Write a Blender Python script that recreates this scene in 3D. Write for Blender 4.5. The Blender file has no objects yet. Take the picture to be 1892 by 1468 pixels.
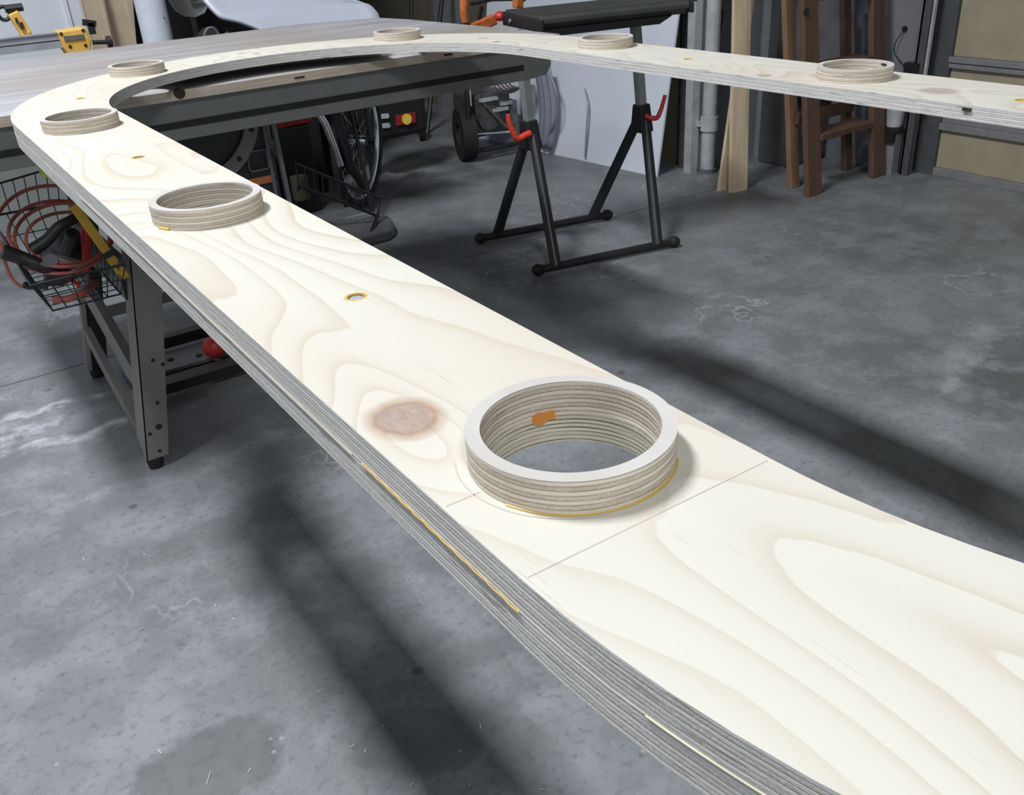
import bpy, bmesh, math, random
from mathutils import Vector, Matrix
random.seed(7)
PI = math.pi
SC = bpy.context.scene
COL = SC.collection

# ------------------------------------------------------------------ camera, light, exposure
ZB = 0.93                                    # top face of the plywood board
cam_d = bpy.data.cameras.new('camera'); cam = bpy.data.objects.new('camera', cam_d); COL.objects.link(cam)
cam_d.sensor_width = 36.0; cam_d.lens = 1687.14 / 1892 * 36.0
cam_d.clip_start = 0.01; cam_d.clip_end = 60
Rv, Uv, Fv = (0.82547741, -0.56151398, -0.05735068), (0.30718383, 0.36168458, 0.88023994), (0.47352418, 0.74423539, -0.47105046)
m = Matrix(((Rv[0], Uv[0], -Fv[0], 0), (Rv[1], Uv[1], -Fv[1], 0), (Rv[2], Uv[2], -Fv[2], 1.1865), (0, 0, 0, 1)))
cam.matrix_world = m
SC.camera = cam
SC.view_settings.view_transform = 'Standard'; SC.view_settings.look = 'None'
SC.view_settings.gamma = 1.0; SC.view_settings.exposure = 0.0
SC.view_settings.use_curve_mapping = False

w = bpy.data.worlds.new('world'); SC.world = w; w.use_nodes = True
w.node_tree.nodes['Background'].inputs[0].default_value = (0.80, 0.88, 1.0, 1)
w.node_tree.nodes['Background'].inputs[1].default_value = 0.075

def area(name, loc, sx, sy, power, col=(1, 1, 1), rot=(0, 0, 0)):
    l = bpy.data.lights.new(name, 'AREA'); l.shape = 'RECTANGLE'; l.size = sx; l.size_y = sy
    l.energy = power; l.color = col
    o = bpy.data.objects.new(name, l); COL.objects.link(o); o.location = loc; o.rotation_euler = rot
    return o
area('ceiling_tube_light', (-0.42, 2.0, 4.1), 0.36, 1.25, 205, (0.95, 0.975, 1.0))
area('rear_ceiling_light', (-0.42, -2.0, 4.1), 0.36, 1.25, 120, (0.97, 0.985, 1.0))

# ------------------------------------------------------------------ node helpers
class NT:
    def __init__(s, name):
        s.m = bpy.data.materials.new(name); s.m.use_nodes = True
        s.t = s.m.node_tree; s.t.nodes.clear()
        s.out = s.t.nodes.new('ShaderNodeOutputMaterial'); s.b = s.t.nodes.new('ShaderNodeBsdfPrincipled')
        s.t.links.new(s.b.outputs[0], s.out.inputs[0])
    def n(s, typ, ins=None, **kw):
        nd = s.t.nodes.new('ShaderNode' + typ)
        for k, v in kw.items(): setattr(nd, k, v)
        for k, v in (ins or {}).items():
            if isinstance(v, bpy.types.NodeSocket): s.t.links.new(v, nd.inputs[k])
            else: nd.inputs[k].default_value = v
        return nd
    def co(s): return s.n('TexCoord').outputs['Object']
    def mul(s, v, sc):
        return s.n('VectorMath', {0: v, 1: sc}, operation='MULTIPLY').outputs[0]
    def noise(s, v, scale, detail=2, rough=.5, dist=0):
        return s.n('TexNoise', {'Vector': v, 'Scale': scale, 'Detail': detail, 'Roughness': rough, 'Distortion': dist}).outputs[0]
    def math(s, op, a, b=0.0, c=0.0, clamp=False):
        nd = s.n('Math', {0: a, 1: b, 2: c}, operation=op); nd.use_clamp = clamp; return nd.outputs[0]
    def ramp(s, f, stops, interp='LINEAR'):
        nd = s.n('ValToRGB', {0: f}); cr = nd.color_ramp; cr.interpolation = interp
        while len(cr.elements) < len(stops): cr.elements.new(.5)
        for e, (p, c) in zip(cr.elements, stops):
            e.position = p; e.color = (c, c, c, 1) if not isinstance(c, tuple) else (*c, 1)
        return nd.outputs[0]
    def mix(s, f, a, b, blend='MIX'):
        nd = s.n('Mix', data_type='RGBA', blend_type=blend)
        for i, v in ((0, f), (6, a), (7, b)):
            if isinstance(v, bpy.types.NodeSocket): s.t.links.new(v, nd.inputs[i])
            else: nd.inputs[i].default_value = (*v, 1) if isinstance(v, tuple) else v
        return nd.outputs[2]
    def sep(s, v):
        nd = s.n('SeparateXYZ', {0: v}); return nd.outputs[0], nd.outputs[1], nd.outputs[2]
    def dist(s, v, p, sx=1, sy=1):
        d = s.n('VectorMath', {0: v, 1: (p[0], p[1], 0)}, operation='SUBTRACT').outputs[0]
        return s.n('VectorMath', {0: s.mul(d, (1 / sx, 1 / sy, 0))}, operation='LENGTH').outputs['Value']
    def bump(s, h, strength=.3, dist=.002):
        s.t.links.new(s.n('Bump', {'Height': h, 'Strength': strength, 'Distance': dist}).outputs[0], s.b.inputs['Normal'])
    def fin(s, col=None, rough=.6, metal=0.0, spec=None):
        for k, v in (('Base Color', col), ('Roughness', rough), ('Metallic', metal), ('Specular IOR Level', spec)):
            if v is None: continue
            if isinstance(v, bpy.types.NodeSocket): s.t.links.new(v, s.b.inputs[k])
            else: s.b.inputs[k].default_value = (*v, 1) if isinstance(v, tuple) else v
        return s.m

def plain(name, col, rough=.6, metal=0.0, var=.12, scale=18):
    """plain coloured surface with slight mottling"""
    t = NT(name); f = t.noise(t.co(), scale, 3, .6)
    c = t.mix(t.ramp(f, [(.3, 0.0), (.7, 1.0)]), tuple(a * (1 - var) for a in col), tuple(min(1, a * (1 + var)) for a in col))
    return t.fin(c, rough, metal)

M = {}
def mat_board_face():
    t = NT('pine_plywood_face'); co = t.co(); x, y, z = t.sep(co)
    f = t.noise(t.mul(co, (6.0, 1.9, 0)), 1.0, 1.6, .45, .25)
    knot = t.dist(co, (.196, .424), 1, 1.35)
    near = t.math('SUBTRACT', 1.0, t.math('DIVIDE', knot, .085), clamp=True)
    g = t.math('ADD', t.math('MULTIPLY', x, 13.0), t.math('MULTIPLY', f, 14.5))
    g = t.math('ADD', g, t.math('MULTIPLY', t.math('POWER', near, 2.0), 1.1))
    fine = t.noise(t.mul(co, (60, 5, 0)), 1.0, 3, .6)
    g = t.math('ADD', g, t.math('MULTIPLY', fine, .22))
    fr = t.math('FRACT', g)
    band = t.ramp(fr, [(0.0, 0.0), (.35, .06), (.72, .3), (.93, .85), (.97, 1.0), (1.0, .05)])
    amp = t.ramp(t.noise(t.mul(co, (3.1, .9, 0)), 1.0, 1, .5), [(.32, .35), (.7, 1.0)])
    band = t.math('MULTIPLY', band, amp)
    base = t.mix(t.ramp(t.noise(t.mul(co, (2.2, 1.1, 0)), 1.6, 1, .5), [(.42, 0.0), (.68, 1.0)]), (.545, .530, .475), (.52, .482, .42))
    c = t.mix(t.math('MULTIPLY', band, .62), base, (.37, .285, .195))
    st = t.ramp(t.noise(t.mul(co, (420, 14, 0)), 1.0, 2, .6), [(.62, 0.0), (.76, 1.0)])
    stm = t.ramp(t.noise(t.mul(co, (14, 5, 0)), 1.0, 2, .5), [(.5, 0.0), (.65, 1.0)])
    c = t.mix(t.math('MULTIPLY', t.math('MULTIPLY', st, stm), .5), c, (.25, .20, .15))
    # knots
    for (kx, ky, r, cin, ring, k) in ((.196, .424, .0195, (.30, .215, .18), (.31, .175, .11), 1.0), (1.219, .764, .021, (.31, .26, .23), (.33, .28, .24), .8),
                               (.723, 2.19, .010, (.31, .25, .2), (.3, .22, .16), .7), (.743, 2.152, .008, (.33, .25, .19), (.3, .22, .16), .7), (1.187, 1.889, .011, (.3, .25, .21), (.3, .22, .16), .7),
                               (1.176, 1.04, .010, (.28, .21, .16), (.3, .22, .16), .8), (1.167, 1.80, .008, (.2, .17, .13), (.3, .24, .2), .9)):
        d = t.dist(co, (kx, ky), r, r * 1.1)
        d = t.math('ADD', d, t.math('MULTIPLY', t.math('SUBTRACT', t.noise(co, 60 if r > .015 else 150, 2), .5), .35))
        inn = t.ramp(t.math('MULTIPLY', d, .5), [(.44, 1.0), (.49, 0.0)])
        rg = t.ramp(t.math('MULTIPLY', d, .5), [(.36, 0.0), (.475, 1.0), (.53, .75), (.68, 0.0)])
        core = t.noise(t.mul(co, (220, 90, 0)), 1.0, 3, .6)
        cc = t.mix(t.ramp(core, [(.35, 0.0), (.7, 1.0)]), tuple(a * .86 for a in cin), tuple(min(1, a * 1.18) for a in cin))
        c = t.mix(t.math('MULTIPLY', inn, .85 * k), c, cc)
        c = t.mix(t.math('MULTIPLY', rg, .65 * k), c, ring)
    t.bump(t.noise(t.mul(co, (300, 20, 1)), 1.0, 2), .06, .001)
    return t.fin(c, .62, spec=.25)

def mat_ply_edge(name, pal, layer=.0027, z0=0.0, lw=.22, streak=.5, ls=.62):
    """plywood edge: plies as coloured layers along object Z with broken glue lines"""
    t = NT(name); co = t.co(); x, y, z = t.sep(co)
    wob = t.math('MULTIPLY', t.math('SUBTRACT', t.noise(t.mul(co, (9, 9, 20)), 1.0, 2), .5), .0011)
    q = t.math('DIVIDE', t.math('ADD', t.math('ADD', z, wob), z0), layer)
    fr = t.math('FRACT', q); par = t.math('FRACT', t.math('MULTIPLY', t.math('FLOOR', q), .5))
    odd = t.math('GREATER_THAN', par, .25)
    lines = t.ramp(t.math('PINGPONG', fr, .5), [(0.0, 1.0), (lw * .5, .8), (lw, 0.0)])
    brk = t.ramp(t.noise(t.mul(co, (26, 26, 500)), 1.0, 3, .6), [(.36, .15), (.56, 1.0)])
    s1 = t.noise(t.mul(co, (38, 38, 1500)), 1.0, 4, .75)
    s2 = t.noise(t.mul(co, (700, 700, 700)), 1.0, 3, .7)
    a = t.mix(t.ramp(s1, [(.3, 0.0), (.7, 1.0)]), pal[0], pal[1])
    b = t.mix(t.ramp(s2, [(.38, 0.0), (.62, 1.0)]), pal[2], pal[3])
    c = t.mix(odd, a, b)
    c = t.mix(t.math('MULTIPLY', t.math('MULTIPLY', lines, brk), ls), c, pal[4])
    s3 = t.ramp(t.noise(t.mul(co, (16, 16, 2600)), 1.0, 4, .75), [(.50, 0.0), (.64, 1.0)])
    c = t.mix(t.math('MULTIPLY', s3, .6), c, pal[4])
    vd = t.ramp(t.noise(t.mul(co, (22, 22, 330)), 1.0, 2, .6), [(.64, 0.0), (.70, 1.0)])
    c = t.mix(t.math('MULTIPLY', vd, streak), c, pal[4])
    t.bump(t.math('ADD', s2, t.math('MULTIPLY', lines, -1.0)), .35, .0012)
    return t.fin(c, .75, spec=.2)

def mat_floor():
    t = NT('stained_concrete'); co = t.co(); x, y, z = t.sep(co)
    big = t.noise(co, 1.3, 4, .55); mid = t.noise(co, 6.0, 5, .62); fine = t.noise(co, 55, 4, .7)
    c = t.mix(t.ramp(big, [(.35, 0.0), (.65, 1.0)]), (.128, .136, .142), (.205, .217, .228))
    c = t.mix(t.ramp(mid, [(.44, 0.0), (.60, .55)]), c, (.26, .275, .297))
    c = t.mix(t.ramp(t.noise(co, 3.2, 3, .6), [(.56, 0.0), (.66, .35)]), c, (.105, .108, .112))
    c = t.mix(t.ramp(fine, [(.30, .6), (.48, 0.0)]), c, (.09, .092, .095))
    c = t.mix(t.ramp(t.noise(co, 120, 3, .7), [(.60, 0.0), (.72, .35)]), c, (.36, .37, .39))
    warp = t.n('VectorMath', {0: co, 1: t.mul(t.n('TexNoise', {'Vector': co, 'Scale': 9.0, 'Detail': 4.0}).outputs['Color'], (.16, .16, 0))}, operation='ADD').outputs[0]
    # dark stains with pale rims, each with its own outline
    for (px, py, sx, sy, dark, rim) in ((2.50, .98, .40, .30, .55, .30), (.11, 1.15, .13, .10, .6, .05), (.40, 1.0, .10, .09, .45, .0), (.12, 2.58, .30, .12, .12, .85), (.38, 2.28, .36, .20, .18, .25), (.95, 1.28, .3, .22, .35, .0), (2.2, 1.05, .22, .12, .3, .25)):
        d = t.dist(warp, (px + .08, py + .08), sx, sy)
        d = t.math('ADD', d, t.math('MULTIPLY', t.math('SUBTRACT', t.noise(co, 22, 4, .7), .5), .55))
        ins = t.ramp(t.math('MULTIPLY', d, .5), [(.38, 1.0), (.50, 0.0)])
        c = t.mix(t.math('MULTIPLY', ins, dark), c, (.075, .080, .084))
        if rim > 0:
            rg = t.ramp(t.math('MULTIPLY', d, .5), [(.40, 0.0), (.49, 1.0), (.54, .7), (.62, 0.0)])
            rg = t.math('MULTIPLY', rg, t.ramp(t.noise(co, 8, 3, .6), [(.42, 0.0), (.60, 1.0)]))
            c = t.mix(t.math('MULTIPLY', rg, rim), c, (.48, .50, .54))
    # salt bloom along the left of the saw
    d = t.dist(warp, (.02, 2.66), .30, .10)
    pw = t.math('MULTIPLY', t.ramp(t.math('MULTIPLY', d, .5), [(.1, .9), (.6, 0.0)]), t.ramp(t.noise(co, 16, 5, .7), [(.40, 0.0), (.62, 1.0)]))
    c = t.mix(pw, c, (.50, .52, .57))
    # hair cracks
    v = t.math('ABSOLUTE', t.math('SUBTRACT', t.noise(co, 2.1, 5, .55), .5))
    vein = t.math('MULTIPLY', t.ramp(v, [(0.0, 1.0), (.006, 0.0)]), t.ramp(t.noise(co, 1.7, 1), [(.55, 0.0), (.62, 1.0)]))
    c = t.mix(t.math('MULTIPLY', vein, .5), c, (.46, .47, .49))
    # oil drips
    sp = t.n('TexVoronoi', {'Vector': co, 'Scale': 5.5, 'Randomness': 1.0}).outputs['Distance']
    spm = t.math('MULTIPLY', t.ramp(sp, [(.045, 1.0), (.075, 0.0)]), t.ramp(t.noise(co, 3.0, 1), [(.5, 0.0), (.56, 1.0)]))
    c = t.mix(t.math('MULTIPLY', spm, .6), c, (.05, .052, .055))
    sp2 = t.n('TexVoronoi', {'Vector': co, 'Scale': 24.0}).outputs['Distance']
    spm2 = t.math('MULTIPLY', t.ramp(sp2, [(.05, 1.0), (.12, 0.0)]), t.ramp(t.noise(co, 5.0, 2), [(.56, 0.0), (.6, 1.0)]))
    c = t.mix(t.math('MULTIPLY', spm2, .5), c, (.40, .41, .44))
    rg = t.ramp(mid, [(.3, .42), (.7, .58)])
    t.bump(t.math('ADD', fine, mid), .12, .002)
    return t.fin(c, rg, spec=.5)

def mat_wood(name, c1, c2, axis=(4, 60, 4), rough=.6, spots=None):
    t = NT(name); co = t.co()
    f = t.noise(t.mul(co, axis), 1.0, 4, .6, .3)
    c = t.mix(t.ramp(f, [(.3, 0.0), (.7, 1.0)]), c1, c2)
    g = t.noise(t.mul(co, tuple(a * 5 for a in axis)), 1.0, 3, .6)
    c = t.mix(t.ramp(g, [(.55, 0.0), (.75, .35)]), c, tuple(a * .5 for a in c1))
    return t.fin(c, rough, spec=.3)

def build_materials():
    M['face'] = mat_board_face()
    pale = ((.60, .565, .50), (.76, .73, .66), (.44, .40, .34), (.60, .56, .49), (.20, .16, .12))
    M['edge'] = mat_ply_edge('board_ply_edge', ((.62, .605, .58), (.80, .785, .76), (.50, .485, .465), (.68, .665, .64), (.24, .22, .20)), z0=.0004, ls=.42, streak=.7)
    M['ring_edge'] = mat_ply_edge('ring_ply_edge', ((.66, .60, .51), (.78, .73, .645), (.50, .43, .35), (.64, .575, .485), (.22, .165, .11)))
    M['hole_edge'] = mat_ply_edge('hole_ply_edge', ((.66, .62, .50), (.78, .74, .62), (.60, .56, .45), (.70, .66, .54), (.10, .07, .04)), lw=.17, streak=.1, ls=1.0)
    t = NT('ring_face_veneer'); co = t.co()
    f = t.noise(t.mul(co, (30, 5, 1)), 1.0, 3)
    M['ring_face'] = t.fin(t.mix(t.ramp(f, [(.35, 0.0), (.65, 1.0)]), (.43, .41, .385), (.475, .46, .445)), .65, spec=.25)
    M['floor'] = mat_floor()
    M['glue'] = plain('yellow_wood_glue', (.52, .35, .07), .45)
    M['glue_orange'] = plain('orange_glue_drip', (.70, .28, .05), .4)
    M['pale_glue'] = plain('dried_pale_glue', (.50, .46, .36), .5)
    M['pencil'] = plain('pencil_graphite', (.40, .37, .34), .7)
    M['void'] = plain('dark_knot_void', (.03, .022, .015), .9)
    M['steel'] = plain('bright_zinc_screw', (.55, .60, .70), .3, .35)
    M['seal'] = plain('grey_plug', (.42, .44, .46), .4, .2)
    # weathered table top
    t = NT('weathered_plywood_top'); co = t.co()
    f = t.noise(t.mul(co, (2.2, 16, 4)), 1.0, 4, .6, .4)
    g = t.noise(t.mul(co, (1.1, 1.8, 1)), 1.0, 2)
    c = t.mix(t.ramp(f, [(.3, 0.0), (.7, 1.0)]), (.25, .245, .255), (.40, .395, .415))
    c = t.mix(t.ramp(g, [(.45, 0.0), (.62, .8)]), c, (.27, .225, .19))
    c = t.mix(t.ramp(t.noise(t.mul(co, (3, 30, 3)), 1.0, 3), [(.6, 0.0), (.72, .5)]), c, (.16, .14, .135))
    M['table_top'] = t.fin(c, .55, spec=.35)
    M['table_edge'] = mat_wood('worn_ply_edge_band', (.40, .33, .26), (.56, .48, .39), (6, 6, 150))
    M['rail'] = plain('grey_painted_rail', (.165, .17, .168), .45, 0.2, .06)
    M['slot'] = plain('black_slot', (.006, .006, .007), .6)
    M['saw_leg'] = plain('grey_beige_steel', (.20, .19, .175), .5, .1, .07)
    M['saw_dark'] = plain('dark_saw_body', (.018, .021, .026), .5)
    M['scale'] = plain('grey_tilt_scale', (.17, .17, .165), .5)
    M['orange'] = plain('orange_stripe', (.42, .13, .04), .5)
    M['black'] = plain('black_plastic', (.014, .014, .015), .5)
    M['black_metal'] = plain('black_painted_steel', (.022, .023, .025), .4, .2)
    M['black_cloth'] = plain('black_cloth', (.008, .008, .009), .9)
    M['wire'] = plain('dark_wire', (.025, .026, .03), .4, .5)
    M['red'] = plain('red_plastic', (.55, .03, .03), .4)
    M['bright_red'] = plain('bright_red_lever', (.80, .065, .03), .4)
    M['cord_red'] = plain('faded_red_rubber', (.36, .10, .075), .5)
    M['yellow'] = plain('yellow_paint', (.62, .37, .03), .5)
    M['saw_yellow'] = plain('yellow_casting', (.72, .42, .08), .45)
    M['alu'] = plain('extruded_aluminium', (.36, .37, .40), .35, .2)
    M['chrome'] = plain('chrome', (.7, .72, .75), .15, 1.0)
    M['post'] = plain('galvanised_post', (.27, .29, .29), .4, .15)
    M['tan'] = plain('tan_hardboard', (.36, .29, .21), .7, 0, .05)
    M['white'] = plain('white_laminate', (.70, .745, .83), .35, 0, .03, 2)
    M['chair'] = plain('white_moulded_plastic', (.45, .475, .56), .35, 0, .02)
    M['tube'] = plain('white_tube', (.56, .60, .68), .5, 0, .05)
    M['grey_panel'] = plain('grey_panel', (.20, .20, .20), .6)
    M['wall_pale'] = plain('pale_wall', (.60, .64, .70), .8, 0, .04, 3)
    M['wall_mid'] = plain('mid_tone_wall', (.42, .44, .46), .8, 0, .04, 3)
    M['dado'] = plain('grey_dado', (.20, .215, .21), .8, 0, .08, 4)
    M['wall_grey'] = plain('grey_block_wall', (.20, .21, .22), .85, 0, .16, 5)
    M['wall_purple'] = plain('grey_jamb_paint', (.19, .19, .21), .7, 0, .08, 6)
    M['wall_olive'] = plain('olive_hardboard', (.16, .14, .10), .8, 0, .08)
    M['door_yellow'] = plain('aged_yellow_door', (.34, .30, .205), .7, 0, .10, 9)
    M['door_rail'] = plain('grey_door_rail', (.24, .24, .25), .5, .2, .1)
    M['dark_track'] = plain('dark_door_track', (.10, .105, .11), .5, .3)
    M['pipe'] = plain('galvanised_pipe', (.50, .51, .53), .35, .2, .2, 10)
    M['pine'] = mat_wood('raw_pine_board', (.55, .43, .28), (.70, .58, .41), (30, 30, 2.5))
    M['ladder'] = mat_wood('brown_ladder_wood', (.090, .053, .037), (.140, .083, .056), (30, 30, 3))
    M['ladder_pale'] = mat_wood('orange_ladder_wood', (.20, .115, .065), (.27, .165, .10), (30, 30, 3))
    M['jar'] = plain('dull_olive_jar', (.03, .028, .014), .6)
    M['beam'] = plain('worn_black_beam', (.060, .063, .064), .45, .1, .15, 12)
    M['rubber'] = plain('black_rubber', (.012, .012, .012), .75)
    M['hub_grey'] = plain('grey_wheel_disc', (.16, .16, .15), .6)
    M['engine'] = plain('dull_engine_metal', (.10, .10, .095), .45, .5, .35, 40)
    M['hose'] = plain('pinkish_hose', (.17, .12, .115), .5)
    M['clamp'] = plain('orange_clamp_paint', (.45, .12, .03), .45, 0, .25, 60)
    M['plate'] = plain('grey_steel_plate', (.15, .155, .165), .45, .3)
    M['plate_pale'] = plain('pale_steel_plate', (.28, .29, .30), .45, .3)
    M['bulb_yellow'] = plain('yellow_reflector', (.80, .62, .06), .3)
    M['reflector_red'] = plain('red_reflector', (.30, .02, .02), .3)
    M['tag'] = plain('pale_tag', (.45, .48, .48), .5)
    M['green'] = plain('lime_tag', (.35, .42, .04), .5)
    M['chip'] = plain('white_wood_chip', (.5, .49, .46), .7)
    M['sheet'] = plain('grey_blue_plastic', (.26, .28, .34), .3, 0, .1)
build_materials()

# ------------------------------------------------------------------ geometry helpers
ORG = {}
class MB:
    def __init__(s): s.v = []; s.f = []; s.mi = []
    def add(s, vs, fs, mi=0):
        o = len(s.v); s.v += [tuple(v) for v in vs]; s.f += [tuple(i + o for i in f) for f in fs]; s.mi += [mi] * len(fs); return s
    def box(s, x0, x1, y0, y1, z0, z1, mi=0):
        vs = [(x, y, z) for x in (x0, x1) for y in (y0, y1) for z in (z0, z1)]
        return s.add(vs, [(0, 1, 3, 2), (4, 6, 7, 5), (0, 4, 5, 1), (2, 3, 7, 6), (0, 2, 6, 4), (1, 5, 7, 3)], mi)
    def bar(s, p, q, a, b=None, up=(0, 0, 1), a2=None, b2=None, mi=0):
        """rectangular bar from p to q; a across, b along 'up'; optional end sizes"""
        p, q = Vector(p), Vector(q); d = (q - p).normalized(); u = Vector(up)
        if abs(d.dot(u)) > .98: u = Vector((0, 1, 0))
        sx = d.cross(u).normalized(); sz = sx.cross(d).normalized(); b = a if b is None else b
        a2 = a if a2 is None else a2; b2 = b if b2 is None else b2; vs = []
        for c, aa, bb in ((p, a, b), (q, a2, b2)):
            for i, j in ((-1, -1), (1, -1), (1, 1), (-1, 1)): vs.append(c + sx * (aa / 2 * i) + sz * (bb / 2 * j))
        return s.add(vs, [(3, 2, 1, 0), (4, 5, 6, 7), (0, 1, 5, 4), (1, 2, 6, 5), (2, 3, 7, 6), (3, 0, 4, 7)], mi)
    def tube(s, pts, r, n=8, closed=False, r2=None, mi=0):
        pts = [Vector(p) for p in pts]; N = len(pts); vs = []; fs = []
        prev = None
        for i, p in enumerate(pts):
            d = (pts[(i + 1) % N] - pts[i - 1]) if closed else (pts[min(i + 1, N - 1)] - pts[max(i - 1, 0)])
            d = d.normalized() if d.length > 1e-9 else Vector((0, 0, 1))
            if prev is None:
                prev = Vector((0, 0, 1)) if abs(d.z) < .9 else Vector((1, 0, 0))
            u = (prev - d * prev.dot(d)).normalized(); prev = u; v = d.cross(u)
            rr = r if r2 is None else r + (r2 - r) * i / max(1, N - 1)
            for k in range(n):
                a = 2 * PI * k / n; vs.append(p + u * (rr * math.cos(a)) + v * (rr * math.sin(a)))
        for i in range(N if closed else N - 1):
            for k in range(n):
                a = i * n + k; b = i * n + (k + 1) % n; j = ((i + 1) % N) * n
                fs.append((a, b, j + (k + 1) % n, j + k))
        if not closed: fs += [tuple(range(n))[::-1], tuple((N - 1) * n + k for k in range(n))]
        return s.add(vs, fs, mi)
    def ring(s, c, r0, r1, h, axis=(0, 0, 1), n=48, mi=(0, 0)):
        """hollow disc between radii r0<r1, thickness h, starting at c along axis"""
        ax = Vector(axis).normalized(); u = Vector((1, 0, 0)) if abs(ax.x) < .9 else Vector((0, 1, 0))
        u = (u - ax * u.dot(ax)).normalized(); v = ax.cross(u); c = Vector(c); vs = []
        for k in range(n):
            a = 2 * PI * k / n; e = u * math.cos(a) + v * math.sin(a)
            vs += [c + e * r0, c + e * r1, c + e * r1 + ax * h, c + e * r0 + ax * h]
        side = []; face = []
        for k in range(n):
            a = 4 * k; b = 4 * ((k + 1) % n)
            face += [(a, b, b + 1, a + 1), (a + 2, b + 2, b + 3, a + 3)]; side += [(a + 1, b + 1, b + 2, a + 2), (a + 3, b + 3, b, a)]
        o = len(s.v); s.add(vs, face, mi[0]); s.f += [tuple(i + o for i in f) for f in side]; s.mi += [mi[1]] * len(side); return s
    def disc(s, c, r, h, axis=(0, 0, 1), n=24, r2=None, mi=0):
        ax = Vector(axis).normalized(); return s.tube([Vector(c), Vector(c) + ax * h], r, n, r2=r2, mi=mi)
    def ball(s, c, r, sc=(1, 1, 1), n=12, mi=0):
        c = Vector(c); vs = []; fs = []
        for i in range(n // 2 + 1):
            th = PI * i / (n // 2)
            for k in range(n):
                a = 2 * PI * k / n
                vs.append(c + Vector((r * sc[0] * math.sin(th) * math.cos(a), r * sc[1] * math.sin(th) * math.sin(a), r * sc[2] * math.cos(th))))
        for i in range(n // 2):
            for k in range(n): fs.append((i * n + k, (i + 1) * n + k, (i + 1) * n + (k + 1) % n, i * n + (k + 1) % n))
        return s.add(vs, fs, mi)
    def prism(s, out, ax, t, mi=0):
        """outline (3-D points, planar) extruded by vector ax*t"""
        e = Vector(ax) * t; n = len(out); vs = [Vector(p) for p in out] + [Vector(p) + e for p in out]
        return s.add(vs, [tuple(range(n))[::-1], tuple(range(n, 2 * n))] + [(i, (i + 1) % n, n + (i + 1) % n, n + i) for i in range(n)], mi)
    def build(s, name, mat, parent=None, smooth=False, bevel=0):
        o0 = ORG.get(parent.name, Vector((0, 0, 0))) if parent else Vector((0, 0, 0))
        me = bpy.data.meshes.new(name); me.from_pydata([tuple(Vector(v) - o0) for v in s.v], [], s.f)
        mats = mat if isinstance(mat, (list, tuple)) else [mat]
        for k in mats: me.materials.append(M[k])
        for p, i in zip(me.polygons, s.mi): p.material_index = i
        bm = bmesh.new(); bm.from_mesh(me); bmesh.ops.remove_doubles(bm, verts=bm.verts, dist=1e-6); bmesh.ops.recalc_face_normals(bm, faces=bm.faces); bm.to_mesh(me); bm.free()
        if smooth:
            for p in me.polygons: p.use_smooth = True
            me.set_sharp_from_angle(angle=math.radians(38))
        ob = bpy.data.objects.new(name, me); COL.objects.link(ob)
        ORG[ob.name] = o0
        if parent: ob.parent = parent
        if bevel:
            b = ob.modifiers.new('bevel', 'BEVEL'); b.width = bevel; b.segments = 2; b.limit_method = 'ANGLE'; b.angle_limit = .6
        return ob
def tag(o, label=None, cat=None, group=None, kind=None):
    for k, v in (('label', label), ('category', cat), ('group', group), ('kind', kind)):
        if v: o[k] = v
    return o
def thing(name, loc, label, cat, group=None):
    e = bpy.data.objects.new(name, None); COL.objects.link(e); e.location = loc; e.empty_display_size = .05
    ORG[e.name] = Vector(loc); return tag(e, label, cat, group)
def struct(name, mb, mat, **k):
    o = mb.build(name, mat, **k); o['kind'] = 'structure'; return o
def arc(c, r, a0, a1, n, z=None, plane='xy'):
    out = []
    for i in range(n + 1):
        a = a0 + (a1 - a0) * i / n; u, v = r * math.cos(a), r * math.sin(a)
        if plane == 'xy': out.append((c[0] + u, c[1] + v, c[2]))
        elif plane == 'xz': out.append((c[0] + u, c[1], c[2] + v))
        else: out.append((c[0], c[1] + u, c[2] + v))
    return out
def spline(pts, n=8):
    P = [Vector(p) for p in pts]; P = [P[0] * 2 - P[1]] + P + [P[-1] * 2 - P[-2]]; out = []
    for i in range(1, len(P) - 2):
        a, b, c, d = P[i - 1:i + 3]
        for k in range(n):
            t = k / n; out.append(.5 * ((2 * b) + (c - a) * t + (2 * a - 5 * b + 4 * c - d) * t * t + (3 * b - a - 3 * c + d) * t ** 3))
    out.append(P[-2]); return out

# ------------------------------------------------------------------ room
fl = MB()
for x0, x1, y0, y1 in ((-3.0, 4.6, -2.5, 2.939), (-3.0, 4.6, 2.945, 7.0)): fl.box(x0, x1, y0, y1, -.12, 0)
fl.box(-3.0, 4.6, 2.93, 2.95, -.12, -.012)
struct('floor', fl, 'floor')
struct('wall_back', MB().box(-3.0, 1.75, 4.62, 4.72, 0, 2.9), 'wall_pale')
struct('trim_1', MB().box(.785, .80, 4.605, 4.62, 0, 2.9), 'wall_pale')
struct('wall_left', MB().box(-2.5, -2.4, -2.4, 4.62, 0, 2.9), 'wall_mid')
struct('wall_front', MB().box(-2.5, 4.6, -2.5, -2.4, 0, 2.9), 'wall_mid')
struct('trim_6', MB().box(-2.4, 1.75, 4.60, 4.62, 0, .70), 'dado')
struct('wall_far', MB().box(-3.0, 4.6, 6.9, 7.0, 0, 2.9), 'wall_olive')
struct('wall_right', MB().box(3.25, 3.35, 3.27, 6.9, 0, 2.9), 'wall_olive')
struct('trim_2', MB().box(3.19, 3.25, 5.38, 5.72, 0, 2.9), 'wall_grey')
struct('wall_corner', MB().box(3.20, 3.95, 3.22, 3.27, 0, 2.9), 'wall_grey')
struct('trim_3', MB().box(3.60, 3.66, 3.17, 3.22, 0, 2.9), 'wall_grey')
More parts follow.
